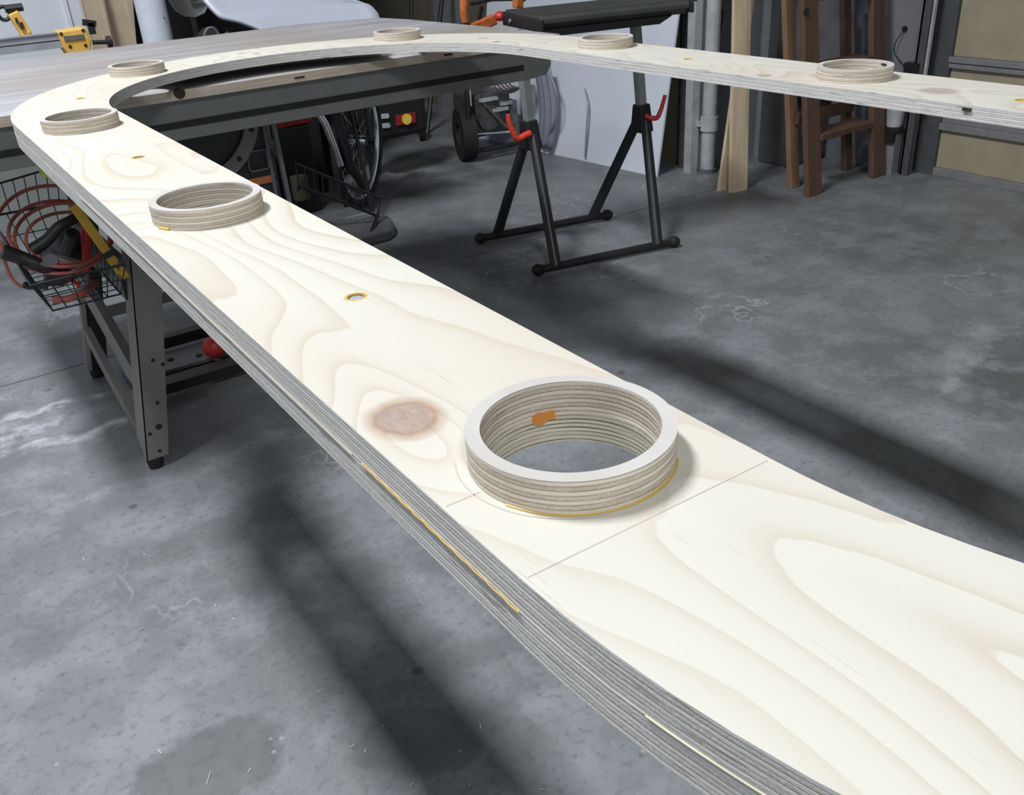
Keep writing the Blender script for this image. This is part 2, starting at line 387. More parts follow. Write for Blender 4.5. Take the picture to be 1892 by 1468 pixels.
struct('wall_jamb', MB().box(3.83, 3.95, 2.52, 3.22, 0, 2.9), 'wall_purple')
struct('trim_4', MB().box(3.205, 3.25, 3.275, 3.35, 0, 2.9), 'dark_track')
struct('trim_5', MB().box(3.155, 3.20, 3.215, 3.262, 0, 2.9), 'pipe')

# garage door
gd = MB().box(3.93, 3.97, -2.3, 2.52, 0.0, 2.4); door = struct('door_1', gd, 'dark_track')
for z0, z1 in ((.035, .205), (.275, .468), (.515, .98), (1.03, 1.5), (1.55, 1.95), (2.0, 2.38)):
    for y0, y1 in ((1.62, 2.405), (.62, 1.58), (-.4, .58)):
        MB().box(3.905, 3.932, y0, y1, z0, z1).build('door_panel', 'door_yellow', door, bevel=.003)
for z0, z1, xx in ((0.0, .035, 3.89), (.205, .235, 3.885), (.235, .275, 3.90), (.468, .487, 3.885), (.491, .515, 3.88), (.98, 1.03, 3.885), (1.5, 1.55, 3.885), (1.95, 2.0, 3.885)):
    MB().box(xx, 3.932, -2.3, 2.41, z0, z1).build('door_rail', 'door_rail', door, bevel=.002)
MB().box(3.885, 3.932, 2.405, 2.50, 0.0, 2.4).build('door_stile', 'dark_track', door, bevel=.002)
tr = thing('door_track', (3.86, 2.50, 0), 'dark vertical steel track beside the yellow garage door', 'track')
MB().box(3.80, 3.86, 2.506, 2.515, 0.0, 2.4).box(3.80, 3.806, 2.475, 2.515, 0, 2.4).build('track_channel', 'dark_track', tr)
MB().box(3.812, 3.828, 2.465, 2.475, 0.30, 2.4).build('track_lip', 'pipe', tr)
MB().box(3.79, 3.85, 2.49, 2.56, .42, .49).build('track_bracket', 'black_metal', tr)
bt = thing('cable_bracket', (3.79, 2.57, 0), 'galvanised canister with a black clamp at the foot of the garage door jamb', 'bracket')
MB().tube([(3.79, 2.57, .365), (3.79, 2.57, .30), (3.79, 2.57, .215)], .052, 16, r2=.034).build('canister', 'pipe', bt, smooth=True)
MB().ring((3.79, 2.57, .185), .022, .043, .03, n=20).box(3.745, 3.765, 2.535, 2.60, .15, .20).build('clamp_band', 'black', bt)
MB().box(3.765, 3.815, 2.535, 2.59, 0.0, .185).build('foot_post', 'wall_grey', bt)
wc = thing('hanging_wire', (3.81, 2.60, .45), 'thin dark wire hanging from a hole in the jamb behind the ladder', 'wire')
MB().tube(spline([(3.822, 2.605, .62), (3.80, 2.625, .565), (3.80, 2.62, .52), (3.80, 2.585, .49), (3.81, 2.56, .46)], 6), .0022, 5).build('wire', 'black', wc)
MB().disc((3.829, 2.605, .622), .012, -.008, (1, 0, 0), 12).build('hole_plug', 'black', wc)

# pipes in the corner
dp = thing('downpipe', (3.258, 3.185, 0), 'galvanised vertical pipe with a coupling standing in the corner', 'pipe')
MB().tube([(3.238, 3.185, .02), (3.238, 3.185, 2.6)], .034, 16).build('pipe_run', 'pipe', dp, smooth=True)
MB().tube([(3.238, 3.185, .20), (3.238, 3.185, .265)], .043, 16).build('coupling', 'pipe', dp, smooth=True)
MB().box(3.185, 3.292, 3.197, 3.219, .222, .245).build('pipe_strap', 'pipe', dp)
MB().tube([(3.238, 3.185, 0), (3.238, 3.185, .02)], .045, 14).build('base_flange', 'plate', dp)
sw = thing('hook_wire', (3.30, 3.2, .58), 'short dark wire hanging from a screw on the corner wall above the pipe', 'wire')
MB().tube(spline([(3.318, 3.208, .712), (3.312, 3.205, .66), (3.302, 3.205, .61), (3.285, 3.20, .565)], 5), .003, 5).ball((3.318, 3.212, .715), .008).build('wire_strand', 'black', sw)

# ------------------------------------------------------------------ the plywood rail board
BZ = ZB - .040
XC, Y0, Y1 = .741, .263, 1.677            # straight arms between the two half rounds
board = thing('plywood_table_rail', (0, 0, BZ), 'large oval pale pine plywood ring lying on the grey work table with raised round collars', 'board')
def oval(r, n=64, y0=Y0, y1=Y1):
    pts = [(XC + r * math.cos(a), y1 + r * math.sin(a)) for a in [PI * i / n for i in range(n + 1)]]
    pts += [(XC + r * math.cos(a), y0 + r * math.sin(a)) for a in [PI + PI * i / n for i in range(n + 1)]]
    return pts
def circ(cx, cy, r, n=64): return [(cx + r * math.cos(2 * PI * k / n), cy + r * math.sin(2 * PI * k / n)) for k in range(n)]
def flat(name, loops, z0, z1, mats, parent):
    cu = bpy.data.curves.new(name, 'CURVE'); cu.dimensions = '2D'; cu.fill_mode = 'BOTH'; cu.extrude = (z1 - z0) / 2
    for L in loops:
        sp = cu.splines.new('POLY'); sp.points.add(len(L) - 1); sp.use_cyclic_u = True
        for p, q in zip(sp.points, L): p.co = (q[0], q[1], 0, 1)
    tmp = bpy.data.objects.new('tmp', cu); COL.objects.link(tmp)
    dg = bpy.context.evaluated_depsgraph_get(); me = bpy.data.meshes.new_from_object(tmp.evaluated_get(dg)); me.name = name
    bpy.data.objects.remove(tmp); bpy.data.curves.remove(cu)
    for v in me.vertices: v.co.z += (z0 + z1) / 2 - ORG[parent.name].z
    me.materials.clear()
    for k in mats: me.materials.append(M[k])
    for p in me.polygons: p.material_index = 0 if abs(p.normal.z) > .7 else 1
    ob = bpy.data.objects.new(name, me); COL.objects.link(ob); ob.parent = parent; ORG[ob.name] = ORG[parent.name]
    return ob
RINGS = [(.246, .332), (.244, .936), (.245, 1.555), (.463, 2.089), (1.062, 2.070), (1.248, 1.524), (1.238, .919)]
SCREWS = [(.258, .620), (.257, 1.269), (.303, 1.856), (1.227, 1.266), (1.225, .650)]
ri, ro = .0473, .05525
loops = [oval(.574), oval(.4185)] + [circ(x, y, ri - .0006) for x, y in RINGS] + [circ(x, y, .0088, 28) for x, y in SCREWS]
top = flat('top_board', loops, ZB - .0195, ZB, ['face', 'edge'], board)
top.data.materials.append(M['hole_edge'])
for p in top.data.polygons:
    if p.material_index == 1:
        for x, y in RINGS:
            if (p.center.x - x) ** 2 + (p.center.y - y) ** 2 < .06 ** 2: p.material_index = 2
flat('lower_rim', [oval(.5743), oval(.548)], BZ, ZB - .0198, ['face', 'edge'], board)
# glue squeezed out between the two layers
g = MB()
yy = [.255 + .004 * i for i in range(0, 105)]
L = []
for i, y in enumerate(yy):
    L.append((.1660 - .00025 * math.sin(i * 1.7), y, ZB - .0202))
g.tube(L[3:44], .00045, 6)
tag(g.build('glue_line', 'glue', board), 'yellow bead of glue between the two plywood layers')
g = MB().tube([(.1659, y, ZB - .0202) for y in (.44, .5, .6, .8, 1.0, 1.2)], .0004, 6)
tag(g.build('glue_line', 'pale_glue', board), 'thin pale bead of dried glue')
g = MB().tube([(XC - .5744 * math.cos(a), Y0 - .5744 * math.sin(a), ZB - .0200) for a in [0.13 + .02 * i for i in range(25)]], .0006, 6)
tag(g.build('glue_line', 'pale_glue', board), 'pale dried glue line on the curved end')
# pencil marks
def ribbon(pts, wd, z, name, mat, lab):
    mb = MB(); P = [Vector((p[0], p[1], z)) for p in pts]; vs = []
    for i, p in enumerate(P):
        d = (P[min(i + 1, len(P) - 1)] - P[max(i - 1, 0)]).normalized(); s = Vector((-d.y, d.x, 0)) * wd / 2
        vs += [p + s, p - s, p + s - Vector((0, 0, .0004)), p - s - Vector((0, 0, .0004))]
    fs = []
    for i in range(len(P) - 1):
        a = 4 * i; fs += [(a, a + 1, a + 5, a + 4), (a, a + 4, a + 6, a + 2), (a + 1, a + 3, a + 7, a + 5)]
    return tag(mb.add(vs, fs).build(name, mat, board), lab)
ribbon([(.170, .2635), (.320, .2632)], .0007, ZB + .00015, 'pencil_line', 'pencil', 'thin grey pencil line across the board')
ribbon([(.169, .3325), (.1895, .3325)], .0007, ZB + .00015, 'pencil_line', 'pencil', 'short pencil line left of the near collar')
ribbon([(.245 + .0595 * math.cos(a), .3345 + .0595 * math.sin(a)) for a in [math.radians(150 + 4 * i) for i in range(27)]], .0007, ZB + .00015, 'pencil_line', 'pencil', 'curved pencil line round the near collar')
ribbon([(.169, .934), (.188, .934)], .0006, ZB + .00015, 'pencil_line', 'pencil', 'faint pencil line left of the second collar')
# collars
rm = MB().ring((0, 0, 0), ri, ro, .0192, n=96, mi=(0, 1))
for i, (x, y) in enumerate(RINGS):
    if i == 0:
        first = rm.build('cup_collar', ['ring_face', 'ring_edge'], None); first.parent = board; r = first
    else:
        r = first.copy(); COL.objects.link(r)
    r.location = (x, y, .040); r.rotation_euler = (0, 0, 1.3 * i); ORG[r.name] = Vector((x, y, ZB))
    if i == 0:
        b = MB().tube([(x + .0557 * math.cos(a), y + .0557 * math.sin(a), ZB + .0003) for a in [math.radians(198 + 3 * k) for k in range(40)]], .0007, 6)
        tag(b.build('glue_bead', 'glue', board), 'yellow glue squeezed out under the near collar')
        b = MB(); n = 10; vs = []; fs = []
        for k in range(n + 1):
            a = math.radians(64 + 17 * k / n); dz = (.0002 * math.sin(k * 1.1))
            for zz in (.0012 + dz * 3, -.0050 + .0012 * math.sin(k * .55 + 1)):
                vs.append((x + (ri - .0012) * math.cos(a), y + (ri - .0012) * math.sin(a), ZB + zz))
        for k in range(n): fs.append((2 * k, 2 * k + 1, 2 * k + 3, 2 * k + 2))
        for v in list(vs): vs.append((x + (v[0] - x) * 1.02, y + (v[1] - y) * 1.02, v[2]))
        N = 2 * (n + 1)
        for k in range(n): fs += [(N + 2 * k, N + 2 * k + 2, N + 2 * k + 3, N + 2 * k + 1), (2 * k, 2 * k + 2, N + 2 * k + 2, N + 2 * k), (2 * k + 1, N + 2 * k + 1, N + 2 * k + 3, 2 * k + 3)]
        fs += [(0, N, N + 1, 1), (2 * n, 2 * n + 1, N + 2 * n + 1, N + 2 * n)]
        tag(b.add(vs, fs).build('glue_drip', 'glue_orange', board), 'orange smear of glue inside the near collar')
    if i == 1:
        b = MB().tube([(x + .0562 * math.cos(a), y + .0562 * math.sin(a), ZB + .0008) for a in [math.radians(196 + 3 * k) for k in range(6)]], .0016, 6)
        tag(b.build('glue_bead', 'glue', board), 'blob of yellow glue at the second collar')
for i, (x, y) in enumerate(SCREWS):
    MB().ring((x, y, ZB - .0035), .0066, .0087, .0035, n=28).build('glue_ring', 'glue', board)
    if i < 2:
        s = MB().tube([(x, y, ZB - .012), (x, y, ZB - .0035), (x, y, ZB - .0022)], .0066, 20).build('screw', 'seal', board)
        MB().ring((x, y, ZB - .0022), .0022, .0046, .0010, n=20).tube([(x, y, ZB - .0024), (x, y, ZB - .0018)], .002, 8).build('screw_head', 'steel', s, smooth=True)
    else:
        MB().tube([(x, y, ZB - .012), (x, y, ZB - .0012)], .0066, 20).build('hole_filler', 'glue', board)
MB().box(1.1565, 1.1605, .677, .6885, ZB - .0075, ZB - .0035).build('knot_void', 'void', board)
a = math.radians(-28); MB().box(1.238 + .0468 * math.cos(a) - .002, 1.238 + .0468 * math.cos(a) + .001, .919 + .0468 * math.sin(a) - .005, .919 + .0468 * math.sin(a) + .005, ZB + .0140, ZB + .0170).build('knot_void', 'void', board)

# ------------------------------------------------------------------ table saw and its worktop
saw = thing('table_saw', (.65, 2.5, 0), 'table saw with weathered grey plywood top, grey slotted rail and splayed steel legs', 'table')
TZ = BZ - .0005
tt = [(.06, 2.06), (1.533, 2.06), (1.521, 2.454), (1.502, 2.836), (1.474, 2.995), (1.235, 3.095), (.06, 3.08)]
tb = MB().prism([(x, y, TZ - .0195) for x, y in tt], (0, 0, 1), .0195)
o = tb.build('table_top', ['table_top', 'table_edge'], saw)
for p in o.data.polygons: p.material_index = 0 if p.normal.z > .7 else 1
MB().prism([(.06, 2.074, TZ - .0195), (1.512, 2.074, TZ - .0195), (1.512, 2.074, TZ - .075), (1.495, 2.074, TZ - .098), (1.44, 2.074, TZ - .1035), (.06, 2.074, TZ - .1035)], (0, 1, 0), .035).build('front_rail', 'rail', saw, bevel=.002)
MB().box(.06, 1.422, 2.0725, 2.08, TZ - .078, TZ - .064).build('rail_slot', 'slot', saw)
MB().box(1.46, 1.495, 2.109, 2.95, TZ - .09, TZ - .0195).box(.06, 1.46, 2.92, 2.95, TZ - .09, TZ - .0195).build('apron', 'rail', saw)
for x, zz in ((.36, .05), (.80, -.0), (1.19, .01)):
    MB().box(x - .012, x + .012, 2.0585, 2.0605, TZ - .012 + zz * .05, TZ - .008 + zz * .05).build('edge_chip', 'void', saw)
MB().tube([(.53, 2.058, TZ - .005), (.53, 2.062, TZ - .005)], .012, 14).build('edge_knot', 'void', saw)
# legs: splayed folded-steel legs (flat front, side flange)
def leg(sx, y, fy, dark=False):
    """sx=+1 left pair leaning towards +x, -1 right pair; fy = flange direction"""
    fx = lambda z: (.272 + .165 * z) if sx > 0 else (1.02 - .165 * z)
    wd = lambda z: (.053 + .030 * z) * sx
    mb = MB(); z0, z1 = .03, TZ - .10
    if y < 2.5:
        mb.prism([(fx(z0), y, z0), (fx(z0) + wd(z0), y, z0), (fx(z1) + wd(z1), y, z1), (fx(z1), y, z1)], (0, 1, 0), .004)
        ob = mb.build('leg', 'saw_leg', saw)
        MB().prism([(fx(z0) - .001 * sx, y, z0), (fx(z1) - .001 * sx, y, z1), (fx(z1) - .001 * sx, y + .065, z1), (fx(z0) - .001 * sx, y + .045, z0 + .05)], (1, 0, 0), .004 * sx).build('leg_flange', 'saw_leg', ob)
    else:
        mb.prism([(fx(z0) - .004, y, z0), (fx(z0) - .004 + .012 * sx, y - .004, z0), (fx(z1) - .004 + .012 * sx, y - .004, z1), (fx(z1) - .004, y, z1)], (0, 1, 0), .03)
        ob = mb.build('leg', 'saw_leg', saw)
        MB().prism([(fx(z0), y, z0), (fx(z0) + wd(z0), y, z0), (fx(z1) + wd(z1), y, z1), (fx(z1), y, z1)], (0, 1, 0), .004).build('leg_flange', 'black_metal', ob)
    cx = fx(0) + wd(0) / 2
    MB().tube([(cx, y + .018, 0), (cx, y + .018, .012), (cx, y + .018, .03)], .018, 14, r2=.021).build('rubber_foot', 'rubber', ob)
    if sx > 0 and y < 2.5:
        for u, z in ((.55, .285), (.92, .268), (.62, .175), (.62, .112), (.22, .100), (.6, .047)):
            xx = fx(z) + wd(z) * u
            MB().disc((xx, y - .0006, z), .0050 if z != .112 else .008, .002, (0, 1, 0), 12).build('bolt_hole', 'void', ob)
    return ob
leg(1, 2.14, 1); leg(1, 2.80, -1)
for y in (2.21, 2.80):
    o = MB().bar((.795, y, .02), (.772, y, TZ - .10), .010, .012, up=(0, 1, 0)).build('leg', 'plate' if y < 2.5 else 'saw_dark', saw)
    MB().tube([(.795, y, 0), (.795, y, .02)], .018, 12).build('rubber_foot', 'rubber', o)
MB().bar((.318, 2.76, .36), (.330, 2.22, .17), .022, .085, (0, 0, 1)).build('leg_brace', 'saw_leg', saw)
MB().bar((.296, 2.72, .17), (.300, 2.20, .03), .018, .055, (0, 0, 1)).build('leg_brace', 'saw_leg', saw)
MB().bar((.362, 2.79, .20), (.79, 2.79, .20), .006, .035, (0, 0, 1)).build('cross_brace', 'saw_leg', saw)
MB().bar((.345, 2.70, .47), (.355, 2.17, .47), .04, .07, (0, 0, 1)).build('cross_brace', 'black_metal', saw)
MB().bar((.36, 2.145, .52), (.78, 2.19, .52), .006, .05, (0, 0, 1)).build('cross_brace', 'saw_leg', saw)
# mobile base on the floor
MB().box(.40, .95, 2.83, 2.87, .02, .055).build('base_rail', 'black_metal', saw)
MB().box(.36, .98, 2.66, 2.80, .012, .022).build('base_rail', 'plate', saw)
MB().box(.36, .98, 2.50, 2.56, .02, .05).build('base_rail', 'black_metal', saw)
for x, y in ((.50, 2.73), (.58, 2.70), (.52, 2.54)): MB().disc((x, y, .022), .010, .003, n=12).build('bolt_hole', 'void', saw)
# cabinet
cb = MB().box(.44, .758, 2.24, 2.72, .50, TZ - .105).build('saw_cabinet', 'saw_dark', saw, bevel=.006)
A0 = []
for i in range(13):
    a = math.radians(-72 + 62 * i / 12); A0.append((a))
oc = (.578, .806)
pts = [(oc[0] + .170 * math.cos(a), 2.225, oc[1] + .170 * math.sin(a)) for a in A0] + [(oc[0] + .137 * math.cos(a), 2.225, oc[1] + .137 * math.sin(a)) for a in reversed(A0)]
MB().prism(pts, (0, 1, 0), .008).build('tilt_scale', 'scale', cb)
for a in (-.35, -.85): MB().disc((oc[0] + .153 * math.cos(a), 2.222, oc[1] + .153 * math.sin(a)), .006, .006, (0, 1, 0), 8).build('scale_rivet', 'void', cb)
MB().box(.695, .756, 2.232, 2.242, .619, .636).build('orange_stripe', 'orange', cb)
MB().box(.70, .752, 2.230, 2.236, .652, .656).box(.70, .752, 2.230, 2.236, .70, .703).box(.70, .703, 2.230, 2.236, .652, .703).box(.749, .752, 2.230, 2.236, .652, .703).build('access_cover', 'plate', cb)
MB().bar((.756, 2.235, .50), (.756, 2.235, TZ - .105), .008, .012).build('corner_angle', 'plate', cb)
MB().disc((.672, 2.235, .63), .014, -.03, (0, 1, 0), 12).build('hand_wheel_hub', 'orange', cb)
tag(MB().box(.232, .250, 2.10, 2.14, .755, .772).bar((.241, 2.12, .77), (.241, 2.12, TZ - .10), .006).build('lime_tag', 'green', saw), 'small lime green tag under the rail')

# ------------------------------------------------------------------ wire basket on the side of the saw
bk = thing('wire_basket', (.24, 2.35, .47), 'dark wire basket hung on the left side of the saw, full of cords and clamps', 'basket')
def bq(u, v, t):   # u across, v along, t height 0..1
    lo = (.175 + .145 * u, 2.12 + .46 * v, .470); hi = (.145 + .19 * u, 2.06 + .58 * v, .553 + .02 * v)
    return tuple(a + (b - a) * t for a, b in zip(lo, hi))
mb = MB()
for t, r in ((1, .0032), (0, .0022), (.5, .0014)):
    mb.tube([bq(0, 0, t), bq(1, 0, t), bq(1, 1, t), bq(0, 1, t)], r, 6, closed=True)
mb.build('rim_wire', 'wire', bk)
for i in range(6):
    u = i / 5; MB().tube([bq(u, 0, 1), bq(u, 0, 0), bq(u, 1, 0), bq(u, 1, 1)], .0014, 5).build('cross_wire', 'wire', bk)
for i in range(1, 12):
    v = i / 12; MB().tube([bq(0, v, 1), bq(0, v, 0), bq(1, v, 0), bq(1, v, 1)], .0014, 5).build('cross_wire', 'wire', bk)
# basket hook rail and a taller back
mb = MB().tube([bq(0, 1, 1), (.14, 2.66, .64), (.36, 2.66, .665), bq(1, 1, 1)], .0028, 6).build('back_rim', 'wire', bk)
for i in range(9):
    u = i / 8; a = bq(u, 1, 1); MB().tube([a, (.14 + .22 * u, 2.66, .64 + .025 * u)], .0015, 5).build('back_wire', 'wire', mb)
# red cord coil
rc = thing('extension_cord', (.20, 2.25, .56), 'coiled faded red power cord draped over the wire basket', 'cord')
def loop(cx, cy, cz, rx, ry, tilt, n=36, a0=0, a1=2 * PI, rz=0.0):
    out = []
    for i in range(n + 1):
        a = a0 + (a1 - a0) * i / n; u, v = rx * math.cos(a), ry * math.sin(a)
        x, y, z = u, v * math.cos(tilt), v * math.sin(tilt)
        out.append((cx + x * math.cos(rz) - y * math.sin(rz), cy + x * math.sin(rz) + y * math.cos(rz), cz + z))
    return out
MB().tube(loop(.245, 2.27, .605, .120, .125, math.radians(38), a0=.2, a1=2 * PI), .0042, 8).build('cord_loop', 'cord_red', rc, smooth=True)
MB().tube(loop(.250, 2.25, .598, .105, .100, math.radians(34), rz=.15), .0042, 8).build('cord_loop', 'cord_red', rc, smooth=True)
MB().tube(loop(.255, 2.26, .590, .100, .088, math.radians(40), rz=-.1), .0042, 8).build('cord_loop', 'cord_red', rc, smooth=True)
MB().tube(loop(.262, 2.24, .588, .088, .074, math.radians(36), rz=.2), .0038, 8).build('cord_loop', 'cord_red', rc, smooth=True)
MB().tube(spline([(.128, 2.2, .62), (.121, 2.2, .585), (.122, 2.2, .54), (.134, 2.19, .518), (.150, 2.19, .512)], 6), .0036, 8).build('cord_tail', 'cord_red', rc, smooth=True)
MB().tube([(.140, 2.19, .520), (.150, 2.19, .513), (.185, 2.18, .508)], .0080, 10).build('plug', 'black', rc)
# black clamps
bc = thing('spring_clamp', (.19, 2.2, .55), 'black plastic spring clamp lying across the front of the wire basket', 'clamp')
MB().tube(spline([(.122, 2.2, .598), (.150, 2.2, .578), (.185, 2.19, .552), (.215, 2.19, .525), (.240, 2.18, .515)], 5), .017, 10, r2=.013).build('handle', 'black', bc, smooth=True)
MB().tube(spline([(.18, 2.21, .585), (.215, 2.21, .60), (.245, 2.21, .622), (.285, 2.22, .632)], 5), .015, 10, r2=.011).build('handle', 'black', bc, smooth=True)
MB().disc((.205, 2.17, .565), .016, .05, (0, 1, 0), 14).build('pivot', 'plate', bc)
MB().prism([(.19, 2.18, .53), (.235, 2.18, .54), (.25, 2.18, .51), (.215, 2.18, .50), (.18, 2.18, .508)], (0, 1, 0), .03).build('jaw', 'black', bc)
rt = thing('red_handled_tool', (.27, 2.25, .49), 'tool with a thick red handle standing in the wire basket', 'tool')
MB().tube([(.306, 2.25, .600), (.298, 2.25, .57), (.281, 2.25, .50)], .0125, 12, r2=.010).build('grip', 'red', rt, smooth=True)
MB().tube([(.281, 2.25, .50), (.276, 2.25, .472)], .005, 8).build('shaft', 'plate', rt)
rp = thing('red_clamp', (.24, 2.24, .475), 'dark red clamp lying on the bottom of the wire basket', 'clamp')
MB().tube(spline([(.185, 2.16, .480), (.215, 2.15, .478), (.25, 2.16, .480), (.285, 2.20, .482)], 5), .009, 8).build('body', 'cord_red', rp, smooth=True)
MB().tube([(.250, 2.20, .485), (.238, 2.20, .503), (.262, 2.20, .515)], .006, 8).build('lever', 'red', rp)
gj = thing('steel_pliers', (.24, 2.2, .53), 'grey steel jaw of a tool lying across the middle of the basket', 'tool')
MB().bar((.205, 2.22, .560), (.272, 2.20, .527), .022, .016, up=(0, 0, 1), a2=.030).build('jaw', 'plate_pale', gj, bevel=.002)
MB().disc((.215, 2.21, .555), .010, .02, (0, -1, 0), 12).build('rivet', 'plate', gj)
ys = thing('yellow_level', (.32, 2.15, .5), 'long yellow bar leaning in the basket behind the board edge', 'level')
MB().bar((.282, 2.17, .672), (.340, 2.13, .500), .020, .018, up=(0, 1, 0)).build('bar_body', 'yellow', ys, bevel=.002)
MB().bar((.318, 2.1455, .564), (.322, 2.1425, .552), .026, .024, up=(0, 1, 0)).build('band', 'black', ys)
bb = thing('black_drill_case', (.27, 2.42, .475), 'black lumpy tool in the back of the wire basket', 'tool')
MB().ball((.27, 2.40, .525), .05, (1.0, 2.4, .9), 14).build('body', 'black', bb, smooth=True)
MB().tube([(.25, 2.28, .54), (.27, 2.22, .60)], .014, 8).build('nozzle', 'black', bb, smooth=True)

# ------------------------------------------------------------------ black work stand
st = thing('folding_work_stand', (2.1, 2.76, 0), 'black folding work stand with red levers and a dark slotted beam beside the white panel', 'stand')
F = {'nl': (1.811, 2.591, .022), 'nr': (2.353, 2.488, .022), 'fl': (1.851, 3.046, .022), 'fr': (2.392, 2.937, .022)}
HL, HR = (1.945, 2.815, .45), (2.400, 2.715, .45)
for a, b in (('nl', 'nr'), ('fl', 'fr')):
    MB().tube([F[a], F[b]], .0155, 12).build('floor_bar', 'black_metal', st, smooth=True)
    for k in (a, b):
        d = (Vector(F[b]) - Vector(F[a])).normalized(); c = Vector(F[k]) + d * (-.012 if k == a else .012)
        MB().ball(c, .023, (1.1, 1.1, .95)).build('foot_cap', 'rubber', st, smooth=True)
d = (Vector(F['nr']) - Vector(F['nl'])).normalized()
for a, b, H in (('nl', 'fl', HL), ('nr', 'fr', HR)):
    sg = 1 if H is HL else -1
    for k in (a, b):
        f = Vector(F[k]) + d * (.06 * sg)
        MB().tube([f, Vector(H) + Vector((0, (-.018 if k == a else .018), 0))], .0205, 12, r2=.019).build('leg', 'black_metal', st, smooth=True)
    hd = MB().bar((H[0], H[1], H[2] - .05), (H[0] - .004, H[1], H[2] + .055), .058, .075, up=(0, 1, 0), a2=.048, b2=.05).build('socket', 'black_metal', st, bevel=.006)
    top_p = (1.90, 2.79, .815) if H is HL else (2.350, 2.70, .80)
    MB().bar(H, top_p, .032, .032, up=(0, 1, 0)).build('post', 'post' , st, bevel=.003)
tag(MB().tube(spline([(1.925, 2.79, .462), (1.895, 2.785, .458), (1.862, 2.78, .455), (1.845, 2.78, .485), (1.833, 2.78, .515), (1.829, 2.78, .545)], 5), .0125, 10, r2=.008).build('lever', 'bright_red', st, smooth=True), 'red locking lever on the left post')
tag(MB().tube(spline([(2.385, 2.68, .466), (2.400, 2.66, .458), (2.418, 2.65, .458), (2.436, 2.65, .482), (2.446, 2.65, .505), (2.457, 2.65, .535)], 5), .0105, 10, r2=.007).build('lever', 'red', st, smooth=True), 'red locking lever on the right post')
bm_ = MB()
bx_, by_ = Vector((1.83, 2.555, 0)), Vector((2.345, 2.455, 0))
dx = (by_ - bx_).normalized(); dy = Vector((-dx.y, dx.x, 0))
def bp(u, v, z): q = bx_ + dx * u + dy * v; return (q.x, q.y, z)
LN = .555
bm_.prism([bp(0, .0, .855), bp(0, .0, .868), bp(0, .012, .878), bp(0, .300, .878), bp(0, .30, .835), bp(0, .03, .835)], dx, LN)
bm_.build('beam', 'beam', st, bevel=.002)
for k in range(9): MB().prism([bp(-.0, .02 + .032 * k, .878), bp(-.0, .036 + .032 * k, .878), bp(-.0, .036 + .032 * k, .881), bp(-.0, .02 + .032 * k, .881)], dx, LN).build('beam_slat', 'beam', st)
MB().prism([bp(-.008, -.01, .83), bp(-.008, -.01, .868), bp(-.008, .31, .874), bp(-.008, .31, .83)], dx, .012).build('end_cap', 'black', st, bevel=.003)
MB().prism([bp(LN, -.01, .84), bp(LN, -.01, .872), bp(LN, .31, .878), bp(LN, .31, .84)], dx, .012).build('end_cap', 'black', st, bevel=.003)
MB().prism([bp(LN + .01, .0, .872), bp(LN + .03, .0, .874), bp(LN + .03, .05, .874), bp(LN + .01, .05, .872)], (0, 0, 1), .004).build('end_hook', 'black', st)
MB().prism([bp(.02, .02, .835), bp(.50, .02, .835), bp(.45, .02, .812), bp(.02, .02, .812)], dy, .03).build('under_rail', 'black', st)
for u in (.05, .10): MB().disc(bp(u - .06, .28 - u, .85), .007, -.006, tuple(dx), 8).build('bolt', 'plate_pale', st)

# ------------------------------------------------------------------ orange clamps beyond the table
oc1 = thing('bar_clamp', (1.76, 2.9, .80), 'orange bar clamp with a pink knob at the left end of the black stand beam', 'clamp')
MB().tube(spline([(1.762, 2.9, .95), (1.757, 2.9, .915), (1.752, 2.9, .885), (1.755, 2.9, .845)], 5), .018, 10, r2=.013).build('grip', 'clamp', oc1, smooth=True)
MB().bar((1.745, 2.9, .82), (1.87, 2.89, .85), .03, .035, up=(0, 0, 1)).build('jaw', 'clamp', oc1, bevel=.005)
MB().bar((1.80, 2.9, .83), (1.825, 2.9, .895), .012, .012, up=(0, 1, 0)).build('screw_bar', 'wire', oc1)
MB().ball((1.885, 2.88, .858), .021, (1, 1, .8)).build('knob', 'red', oc1, smooth=True)
MB().tube([(1.78, 2.9, .905), (1.87, 2.9, .912), (1.96, 2.9, .905)], .006, 6).build('bar', 'black_metal', oc1)
MB().bar((1.745, 2.9, .80), (1.753, 2.9, .85), .026, .03, up=(0, 1, 0)).build('pad', 'black', oc1)
oc2 = thing('quick_clamp', (1.97, 2.86, .88), 'second orange clamp lying behind the black stand beam', 'clamp')
MB().bar((1.955, 2.87, .878), (1.962, 2.87, .925), .03, .03, up=(0, 1, 0)).build('jaw', 'clamp', oc2, bevel=.004)
MB().bar((1.975, 2.87, .90), (1.985, 2.87, .93), .018, .018, up=(0, 1, 0)).build('pad', 'black', oc2)

